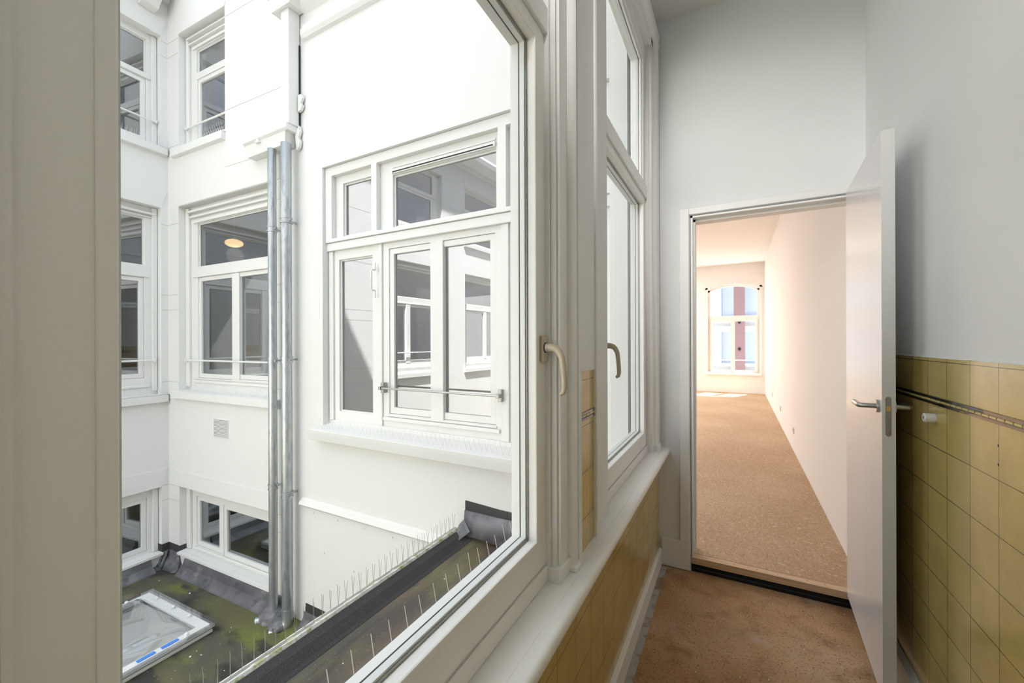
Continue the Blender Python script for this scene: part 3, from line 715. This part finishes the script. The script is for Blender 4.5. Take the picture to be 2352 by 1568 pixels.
# painted rails in front of the left windows
def paint_rail(M, s0, s1, z, l):
    r = empty('safety_rail', LOC(M, (s0+s1)/2, -.0, z)); h = (s1-s0)/2
    tag(r, l, 'rail')
    b = new_bm(); tube(b, [(-h, .055, 0), (h, .055, 0)], .011, 8); obj('bar', b, M_facwood, r, smooth=True)
    for (p, q) in ((-h-.004, -h+.008), (h-.008, h+.004)):
        b = new_bm(); box(b, p, q, .03, .10, -.02, .02); obj('bracket', b, M_facwood, r)
paint_rail(MC_, -2.0, -.28, 1.225, 'white painted safety rail of the courtyard window behind the drainpipes')
paint_rail(MC_, -2.0, -1.15, 4.06, 'white painted safety rail of the upper courtyard window left of the gutter box')
paint_rail(MD_, -1.90, -.12, 1.225, 'white painted safety rail of the leftmost courtyard window at eye level')
paint_rail(MD_, -1.90, -.10, 4.15, 'white painted safety rail of the leftmost upper courtyard window')
paint_rail(MD_, -4.50, -2.75, 1.225, 'white painted safety rail mirrored in the large courtyard window')

# vent grille
vg = empty('vent_grille', LOC(MC_, -1.19, -.002, .47)); tag(vg, 'square louvred vent grille in the white wall under the left window', 'vent')
b = new_bm(); ring(b, -.14, .14, -.105, .105, .008, -.006, .004); obj('frame', b, M_facwood, vg)
for i in range(14):
    b = new_bm(); z = -.094+.0145*i
    prism(b, [(-.001, z), (-.007, z+.002), (-.001, z+.0085)], 'x', -.132, .132); obj('slat', b, M_facwood, vg)
b = new_bm(); box(b, -.133, .133, -.0008, .001, -.1, .1); obj('backing', b, M_lock, vg)

# ================================================================== PIPES AND GUTTER BOX
def downpipe(x, y, r, ztop, zbot, clips, l, bend):
    root = empty('downpipe', loc=(x, y, zbot)); tag(root, l, 'pipe', 'galvanised drainpipes')
    b = new_bm(); tube(b, [(0, 0, .16), (0, 0, ztop-zbot)], r, 24); obj('pipe', b, M_zinc, root, smooth=True)
    b = new_bm(); tube(b, [(0, 0, .20), (0, 0, .10), (.0, -.015, .055), (bend*.02, -.045, .02), (bend*.05, -.09, .0), (bend*.08, -.13, -.005)], r*1.06, 20); obj('elbow', b, M_zinc, root, smooth=True)
    for z in clips:
        b = new_bm()
        tube(b, [(0, 0, z-zbot-.028), (0, 0, z-zbot+.028)], r*1.05, 24)
        for dz in (-.022, .022): tube(b, [(0, 0, z-zbot+dz-.006), (0, 0, z-zbot+dz+.006)], r*1.16, 24)
        box(b, r*.9, r*1.45, -.010, .010, z-zbot-.012, z-zbot+.012); box(b, -.01, .01, r, .11, z-zbot-.01, z-zbot+.01)
        c = obj('pipe_clip', b, M_zinc, root, smooth=True)
        b = new_bm(); tube(b, [(r*1.4, 0, z-zbot), (r*1.7, 0, z-zbot)], .007, 8); obj('bolt', b, M_lock, c)
    for zz in (3.0-zbot, 0.62-zbot-.3):
        b = new_bm(); tube(b, [(0, 0, zz), (0, 0, zz+.05)], r*1.03, 24); obj('joint_sleeve', b, M_zinc, root, smooth=True)
downpipe(-4.035, 2.45, .0395, 3.36, -1.29, (2.564, 1.256, .004), 'left of the two galvanised drainpipes on the courtyard wall', -1)
downpipe(-3.80, 2.445, .0475, 3.36, -1.33, (2.613, 1.27, -.03), 'right of the two galvanised drainpipes on the courtyard wall', -1)
gb = empty('gutter_box', loc=(-4.12, 2.54, 3.357)); tag(gb, 'white painted gutter box above the two drainpipes', 'gutter box')
b = new_bm()
v0 = [(-.32, -.10, 0), (.31, -.10, 0), (.31, .0, 0), (-.32, .0, 0)]; v1 = [(-.33, -.115, .118), (.34, -.115, .118), (.34, .0, .118), (-.33, 0, .118)]
A = [b.verts.new(p) for p in v0]; B = [b.verts.new(p) for p in v1]
b.faces.new(A); b.faces.new(B)
for i in range(4): b.faces.new((A[i], A[(i+1) % 4], B[(i+1) % 4], B[i]))
obj('box_body', b, M_facwood, gb)
b = new_bm(); prism(b, [(0, .118), (-.118, .118), (-.135, .135), (-.135, .172), (-.12, .178), (0, .178)], 'x', -.35, .385); obj('box_rim', b, M_facwood, gb)
b = new_bm(); prism(b, [(.36, .118), (.385, .15), (.42, .178), (.435, .12), (.41, .07), (.435, .02), (.42, -.03), (.385, -.05), (.37, .03)], 'y', -.03, -.004); obj('scroll_bracket', b, M_facwood, gb)
b = new_bm(); prism(b, [(-.12, .0), (-.05, .0), (-.085, .05)], 'y', -.14, -.10); obj('spout', b, M_facwood, gb).location = (0, 0, .09)
gd = empty('gutter_duct', loc=(-3.76, 2.54, 3.535)); tag(gd, 'square white painted rainwater duct rising from the gutter box', 'duct')
b = new_bm(); box(b, -.085, .035, -.115, .0, 0, 1.10); obj('shaft', b, M_facwood, gd, bevel=.004)
b = new_bm(); box(b, .0355, .041, -.012, .003, .02, .80); obj('crack', b, M_dark, gd)
b = new_bm(); prism(b, [(-.18, 1.10), (.10, 1.10), (.16, 1.18), (.30, 1.22), (.30, 1.26), (-.22, 1.26), (-.22, 1.20)], 'y', -.15, .0); obj('gutter_end', b, M_facwood, gd)
b = new_bm(); box(b, -.25, .36, -.17, 0, 1.262, 1.275); obj('gutter_lip', b, M_lead, gd)
b = new_bm(); prism(b, [(.045, .14), (.09, .15), (.11, .19), (.085, .22), (.115, .26), (.09, .30), (.045, .30)], 'y', -.03, -.004); obj('scroll_bracket', b, M_facwood, gd)
b = new_bm()
for (x, z, w, h) in ((-.07, -.80, .014, .09), (-.065, -.72, .010, .05)): prism(b, [(x, z-h), (x+w, z-h*.4), (x+w*.8, z+h*.6), (x-w*.4, z+h), (x-w, z)], 'y', .008, .012)
obj('joint_crack', b, M_dark, fB).location = (-3.88+.04+.02, 0, 2.56+.75)

# ================================================================== ROOFS
b = new_bm(); box(b, -7.0, -1.80, -7.4, 2.7, -1.45, -1.30); struct(obj('floor_courtyard_roof', b, M_roof))
# gutter roof under our windows
b = new_bm(); prism(b, [(-1.80, -1.3), (-.56, -1.3), (-.56, .03), (-1.2, -.01), (-1.64, -.030), (-1.715, -.018), (-1.80, .032)], 'y', -7.3, YB); rf = struct(obj('floor_gutter_roof', b, M_gutter))
b = new_bm(); prism(b, [(-1.802, .036), (-1.755, .022), (-1.712, -.012), (-1.690, -.020), (-1.690, -.026), (-1.72, -.02), (-1.802, .028)], 'y', -7.3, YB); obj('felt_upstand', b, M_felt, rf)
b = new_bm(); prism(b, [(-1.845, -1.3), (-1.80, -1.3), (-1.80, .02), (-1.845, .02)], 'y', -7.3, YB); obj('parapet_face', b, M_fac, rf)
b = new_bm(); n = 160; pr_ = []
for k in range(n+1):
    y = -3+5.5*k/n; w = .004*sin(k*1.3)+.003*sin(k*2.9)
    pr_.append([b.verts.new(p) for p in ((-1.85, y, .018), (-1.85, y, .046), (-1.812+w, y, .048+w*.4), (-1.805+w, y, .030))])
for k in range(n):
    for j in range(4): b.faces.new((pr_[k][j], pr_[k+1][j], pr_[k+1][(j+1) % 4], pr_[k][(j+1) % 4]))
b.faces.new(pr_[0]); b.faces.new(pr_[-1])
obj('edge_strip', b, M_moss, rf, smooth=True)
b = new_bm(); prism(b, [(-1.30, .0), (-1.17, -.004), (-1.17, -.001), (-1.30, .003)], 'y', .95, 1.15)
# lead flashings
lf = empty('lead_flashing', loc=(-1.58, YB, .1)); tag(lf, 'grey lead flashing with black strip where the gutter roof meets the wall', 'flashing')
b = new_bm(); slab_n = 14; 
rows = []
for i in range(slab_n+1):
    x = -.20+.86*i/slab_n
    rows.append([b.verts.new((x, -.012-.006*random.random(), .072)), b.verts.new((x, -.020-.01*random.random(), .0)), b.verts.new((x, -.055-.02*random.random(), -.095-.01*random.random()))])
for i in range(slab_n):
    for j in range(2): b.faces.new((rows[i][j], rows[i+1][j], rows[i+1][j+1], rows[i][j+1]))
o = obj('lead_sheet', b, M_lead, lf, smooth=True); o.modifiers.new('t', 'SOLIDIFY').thickness = .004
b = new_bm(); prism(b, [(-.20, .068), (.66, .066), (.66, .118), (.3, .122), (.1, .125), (-.20, .14)], 'y', -.008, .0); obj('tar_strip', b, M_felt, lf)
b = new_bm(); A = [b.verts.new(p) for p in ((-.25, -.01, -.05), (-.20, -.02, .0), (-.12, -.06, -.06), (-.16, -.15, -.095), (-.22, -.10, -.075))]; b.faces.new(A); o = obj('lead_tongue', b, M_lead, lf); o.modifiers.new('t', 'SOLIDIFY').thickness = .006
# crumpled lead around the corner pier
def crumple(name, pts, l, parent_loc):
    pass
lp2 = empty('lead_apron', loc=(-6.195, 2.452, -1.3)); tag(lp2, 'crumpled grey lead apron wrapped around the foot of the courtyard corner pier', 'flashing')
def W2(M, s_, y_): p = M @ Vector((s_, y_, 0)); return Vector((p.x+6.195, p.y-2.452))
path = [W2(MD_, -.16, .10), W2(MD_, -.078, .09), W2(MD_, -.075, 0), Vector((0, 0)), W2(MC_, -2.062, 0), W2(MC_, -2.06, .09), W2(MC_, -1.97, .10)]
cen = Vector((-.6, .6))
pts_ = []
for i in range(len(path)-1):
    for k in range(5): pts_.append(path[i].lerp(path[i+1], k/5))
pts_.append(path[-1])
b = new_bm(); R = []
outd = Vector((.70, -.71))
for i, p in enumerate(pts_):
    rw = []
    for (h, o_) in ((.17, .004), (.12, .02), (.07, .045), (.03, .09), (.004, .15)):
        q = p + outd*(o_+(random.uniform(-.012, .02) if h < .16 else 0))
        rw.append(b.verts.new((q.x, q.y, h+(random.uniform(-.012, .012) if .01 < h else 0))))
    R.append(rw)
for i in range(len(R)-1):
    for j in range(4): b.faces.new((R[i][j], R[i+1][j], R[i+1][j+1], R[i][j+1]))
o = obj('lead_sheet', b, M_lead, lp2, smooth=True); o.modifiers.new('t', 'SOLIDIFY').thickness = .004
b = new_bm(); rr_ = []
for p in path[1:-1]:
    q = p+outd*.003
    rr_.append([b.verts.new((p.x, p.y, .165)), b.verts.new((q.x, q.y, .165)), b.verts.new((q.x, q.y, .262)), b.verts.new((p.x, p.y, .262))])
for i in range(len(rr_)-1):
    for j in range(4): b.faces.new((rr_[i][j], rr_[i+1][j], rr_[i+1][(j+1) % 4], rr_[i][(j+1) % 4]))
obj('tar_strip', b, M_felt, lp2)
# lead upstand along the foot of the left facade, black strip by the pipes
lu = obj('x', (lambda bb: (prism(bb, [(-.01, -1.135), (-.03, -1.15), (-.05, -1.22), (-.12, -1.285), (-.13, -1.30), (.0, -1.30)], 'x', -1.90, -.10), bb)[1])(new_bm()), M_lead, M=MC_)
lu.name = 'lead_flashing'; tag(lu, 'long grey lead strip along the roof under the left lower window', 'flashing')
lu2 = obj('x', (lambda bb: (prism(bb, [(-.01, -1.16), (-.03, -1.17), (-.05, -1.23), (-.12, -1.285), (-.13, -1.30), (.0, -1.30)], 'x', -2.2, -.20), bb)[1])(new_bm()), M_lead, M=MD_)
lu2.name = 'lead_flashing'; tag(lu2, 'grey lead strip along the roof under the leftmost lower window', 'flashing')
tf = empty('lead_flashing', loc=(-3.55, YB, -1.3)); tag(tf, 'lead sheet with black strip on the wall right of the drainpipes', 'flashing')
b = new_bm(); prism(b, [(-.12, .12), (.9, .12), (.9, .20), (-.12, .20)], 'y', -.006, 0); obj('tar_strip', b, M_felt, tf)
b = new_bm(); prism(b, [(-.01, .12), (-.02, .06), (-.06, .01), (-.10, 0), (0, 0)], 'x', -.14, .9); obj('lead_sheet', b, M_lead, tf)
# lead shoe around the pipe feet
ls = empty('lead_shoe', loc=(-4.0, 2.45, -1.3)); tag(ls, 'crumpled lead shoe under the elbow of the left drainpipe', 'flashing')
b = new_bm(); bmesh.ops.create_icosphere(b, subdivisions=3, radius=.13)
for v in b.verts: v.co = Vector((v.co.x*1.15-.05, v.co.y*1.0, max(v.co.z*.9, 0)))*(1+random.uniform(-.07, .07))
obj('lead_sheet', b, M_lead, ls)
ls2 = empty('lead_shoe', loc=(-3.86, 2.44, -1.3)); tag(ls2, 'crumpled lead sheet between the feet of the two drainpipes', 'flashing')
b = new_bm(); bmesh.ops.create_icosphere(b, subdivisions=3, radius=.09)
for v in b.verts: v.co = Vector((v.co.x*1.1, v.co.y*1.2-.03, max(v.co.z*.9, 0)))*(1+random.uniform(-.08, .08))
obj('lead_sheet', b, M_lead, ls2)

# ---- skylight dome on the lower roof
sk = empty('skylight', Matrix.Translation((-4.90, 1.455, -1.30)) @ Matrix.Rotation(rad(2.4), 4, 'Z')); tag(sk, 'clear plastic skylight dome in a white frame on the mossy roof', 'skylight')
W = .58
b = new_bm(); ring(b, -W, W, -W, W, .07, .0, .03)
for v in b.verts: v.co = Vector((v.co.x, v.co.z, v.co.y))
obj('curb', b, M_skyl, sk, bevel=.006)
b = new_bm(); ring(b, -W-.012, W+.012, -W-.012, W+.012, .105, 0, .028)
for v in b.verts: v.co = Vector((v.co.x, v.co.z, .048+v.co.y))
fr = obj('frame', b, M_skyl, sk, bevel=.005)
b = new_bm(); n = 24; G = []
for i in range(n+1):
    row = []
    for j in range(n+1):
        x, y = -1+2*i/n, -1+2*j/n
        e = min(1, (1-max(abs(x), abs(y)))*4.0); h = (1-(1-e)**2)*.075+.05*(1-x*x)*(1-y*y)
        row.append(b.verts.new((x*(W-.10), y*(W-.10), .074+h)))
    G.append(row)
for i in range(n):
    for j in range(n): b.faces.new((G[i][j], G[i+1][j], G[i+1][j+1], G[i][j+1]))
obj('dome', b, M_dome, sk, smooth=True)
b = new_bm(); ring(b, -W-.035, W+.035, -W-.035, W+.035, .05, .0, .004)
for v in b.verts: v.co = Vector((v.co.x, v.co.z, .0765+v.co.y))
obj('dome_rim', b, M_dome, sk)
for (x, y) in [(-.33, .515), (-.02, .515), (.26, .515), (.515, .37), (.515, -.12), (-.515, .35), (-.515, -.1), (.515, -.42), (-.3, -.515), (.1, -.515)]:
    b = new_bm(); tube(b, [(x*1.04, y*1.04, .078), (x*1.04, y*1.04, .098), (x*1.04, y*1.04, .106)], [.017, .016, .008], 14); obj('screw_cap', b, M_skyl, sk, smooth=True)
for (y0, y1) in ((.20, .325), (.03, .155)):
    b = new_bm(); box(b, .505, .545, y0, y1, .0795, .0815); obj('blue_sticker', b, M_blue, sk)
b = new_bm(); box(b, -W+.075, W-.075, -W+.075, W-.075, .0, .012); obj('shaft_floor', b, mat('pale_shaft', (.60, .60, .58), .8), sk)

# ================================================================== BIRD SPIKES
def spike_strip(M, n, pitch, h, splay, label, group, m=M_spike, r=.0008, single=False, base=True, lean=0.0):
    """strip along local x, spikes splayed in local y"""
    root = empty('bird_spike_strip', M); tag(root, label, 'bird spikes', group)
    L_ = n*pitch
    if base:
        b = new_bm(); box(b, -.004, L_-.004, -.009, .009, 0, .004); obj('base_strip', b, m, root)
    if single: b = new_bm()
    for i in range(n):
        x = i*pitch+pitch*.3
        for sgn in (-1, 1):
            if not single: b = new_bm()
            j = random.uniform(-.004, .004)
            tube(b, [(x, 0, .002), (x+sgn*.004+j, sgn*splay+lean, h*random.uniform(.94, 1.04))], r, 4)
            if not single: obj('spike', b, m, root)
    if single: o = obj('spike', b, m, root); o['kind'] = 'stuff'
    return root
MY = Matrix.Rotation(rad(90), 4, 'Z')
names = ['first', 'second', 'third', 'fourth', 'fifth', 'sixth', 'seventh', 'eighth']
for k in range(6):
    spike_strip(Matrix.Translation((-1.832, 2.16-.335*k, .044)) @ MY, 7, .048, .112, .014, 'steel bird spike strip on the gutter roof edge, %s from the back wall' % names[k], 'bird spikes on the roof edge', r=.0011)
for k in range(4):
    spike_strip(Matrix.Translation((-.602, .94-.335*k, .742)) @ MY, 7, .048, .118, .030, 'bird spike strip outside the nearest window pane, %s from its far end' % names[k], 'bird spikes under the near window', r=.0011, m=mat('dull_spike_%d' % k, (.50, .45, .37), .5))
for k in range(8):
    spike_strip(LOC(MB_, -3.455+.352*k, -.065, .638), 8, .044, .105, .035, 'white bird spike strip on the large window\'s sill, %s from the left' % names[k], 'bird spikes on the large window sill', m=M_spikew, r=.001)
for (M, s0, cnt, z, l) in ((MC_, -2.13, 5, .856, 'white bird spike strip on the sill behind the drainpipes, %s from the left'), (MC_, -2.12, 3, 3.80, 'white bird spike strip on the upper left window sill, %s from the left'),
                        (MD_, -1.30, 4, .806, 'white bird spike strip on the leftmost sill at eye level, %s from the left'), (MD_, -1.30, 4, 3.845, 'white bird spike strip on the leftmost upper sill, %s from the left')):
    for k in range(cnt):
        spike_strip(LOC(M, s0+.35*k, -.01, z-.004), 8, .043, .10, .03, l % names[k], l.split(',')[0][2:].replace('bird', 'bird'), m=M_spikew, r=.001, single=True)
for k in range(2):
    spike_strip(Matrix.Translation((-4.45+.35*k, 2.45, 3.535)), (8, 5)[k], .043, .11, .03, 'bird spike strip on top of the gutter box, %s from the left' % names[k], 'bird spikes on the gutter box', m=M_spikew, r=.001, single=True)
# outer sill of the corridor windows
b = new_bm(); prism(b, [(-.54, .755), (-.64, .735), (-.64, .70), (-.54, .70)], 'y', -2.4, YB-.01); struct(obj('trim_6', b, M_fac))

# ------------------------------------------------------------------ crumbs
def crumbs(name, n, fx, fy, z, sz, m, label):
    b = new_bm()
    for _ in range(n):
        x, y = fx(), fy()
        if name == 'grit' and x < -4.2 and .8 < y < 2.1: continue
        s = random.uniform(*sz); a = random.random()*PI
        pts = [(x+s*cos(a+t)*random.uniform(.6, 1.2), y+s*sin(a+t)*random.uniform(.6, 1.2)) for t in (0, 1.3, 2.5, 3.9, 5)]
        prism(b, pts, 'z', z, z+s*.6)
    o = obj(name, b, m); tag(o, label, 'debris', kind='stuff')
crumbs('plaster_crumbs', 130, lambda: random.uniform(-.37, .58), lambda: random.uniform(.6, 2.72), 0, (.0008, .0035), M_plaster, 'white plaster crumbs scattered on the brown corridor floor')
crumbs('plaster_crumbs', 160, lambda: random.uniform(-1, .6), lambda: random.uniform(2.9, 6), .092, (.001, .004), M_plaster, 'white plaster crumbs scattered on the far room floor')
crumbs('grit', 90, lambda: random.uniform(-6, -1.9), lambda: random.uniform(-.5, 2.4), -1.30, (.003, .011), M_stone, 'pale grit and droppings scattered on the mossy roof')
crumbs('grit', 70, lambda: random.uniform(-1.58, -.75), lambda: random.uniform(0, 2.4), -.02, (.0015, .005), M_stone, 'pale grit scattered on the dark gutter roof')

# ================================================================== LIGHT
w = bpy.data.worlds.new('sky'); SC.world = w; w.use_nodes = True
nt = w.node_tree; L = nt.links; bg = nt.nodes['Background']
tc = N(nt, 'ShaderNodeTexCoord'); ns = N(nt, 'ShaderNodeTexNoise'); ns.inputs['Scale'].default_value = 2.2; ns.inputs['Detail'].default_value = 6
L.new(tc.outputs['Generated'], ns.inputs['Vector'])
r = N(nt, 'ShaderNodeMapRange'); r.inputs['From Min'].default_value = .46; r.inputs['From Max'].default_value = .60; L.new(ns.outputs['Fac'], r.inputs['Value'])
mx = N(nt, 'ShaderNodeMix', data_type='RGBA'); mx.inputs['A'].default_value = (.66, .80, 1.0, 1); mx.inputs['B'].default_value = (1.0, .975, .935, 1)
L.new(r.outputs['Result'], mx.inputs['Factor']); L.new(mx.outputs['Result'], bg.inputs['Color'])
sx = N(nt, 'ShaderNodeSeparateXYZ'); L.new(tc.outputs['Generated'], sx.inputs[0])      # overcast sky: brighter overhead
cl = N(nt, 'ShaderNodeMapRange'); cl.inputs['From Min'].default_value = 0; cl.inputs['From Max'].default_value = 1; cl.inputs['To Min'].default_value = .62; cl.inputs['To Max'].default_value = 2.15
L.new(sx.outputs['Z'], cl.inputs['Value']); L.new(cl.outputs['Result'], bg.inputs['Strength'])
sd = bpy.data.lights.new('sun', 'SUN'); sd.energy = 19.0; sd.angle = rad(1.2); sd.color = (1, .96, .90)
so = bpy.data.objects.new('sun', sd); COL.objects.link(so)
so.rotation_euler = Vector((-.45, -1, -2.0)).to_track_quat('-Z', 'Y').to_euler()


def added_fill_lamp(x, y, z, power, size, label, col=(1, .98, .96)):  # added lamps out of view, fill light for the far room
    r_ = empty('added_fill_lamp', loc=(x, y, z)); tag(r_, label, 'lamp')
    b = new_bm(); tube(b, [(0, 0, 0), (0, 0, -.05)], size/2+.02, 32); obj('housing', b, M_whitep, r_)
    ld = bpy.data.lights.new('lamp', 'AREA'); ld.shape = 'DISK'; ld.size = size; ld.energy = power; ld.color = col
    lo = bpy.data.objects.new('lamp', ld); COL.objects.link(lo); lo.parent = r_; lo.location = (0, 0, -.055)
wlp = empty('added_fill_spot', loc=(-.22, -1.1, CEIL)); tag(wlp, 'white fill spotlight added unseen in the corridor behind the camera, aimed at the doorway', 'lamp')  # added unseen spot that brightens the end wall
b = new_bm(); tube(b, [(0, 0, 0), (0, 0, -.03)], .05, 20); tube(b, [(0, 0, -.03), (0, 0, -.45)], .008, 8); obj('stem', b, M_whitep, wlp)
aim = Vector((.15, 2.78, 2.15))-Vector((-.22, -1.1, CEIL-.5))
b = new_bm(); tube(b, [Vector((0, 0, -.5))-aim.normalized()*.10, Vector((0, 0, -.5))+aim.normalized()*.03], .045, 20); obj('lamp_head', b, M_whitep, wlp)
ld = bpy.data.lights.new('lamp', 'SPOT'); ld.energy = 120; ld.shadow_soft_size = .05; ld.color = (1, .99, .975); ld.spot_size = rad(36); ld.spot_blend = 1
lo = bpy.data.objects.new('lamp', ld); COL.objects.link(lo); lo.parent = wlp; lo.location = Vector((0, 0, -.5))+aim.normalized()*.035; lo.rotation_euler = aim.to_track_quat('-Z', 'Y').to_euler()
for y_ in (5.0, 8.0, 11.0):
    added_fill_lamp(-2.6, y_, 3.45, 54 if y_ > 6 else 17, .40, 'round white fill lamp added unseen in the left part of the far room, %s' % {5.0: 'nearest the doorway', 8.0: 'in the middle', 11.0: 'beside the far windows'}[y_])
vs = SC.view_settings
vs.view_transform = 'Standard'; vs.look = 'None'; vs.gamma = 1; vs.use_curve_mapping = False; vs.exposure = .70
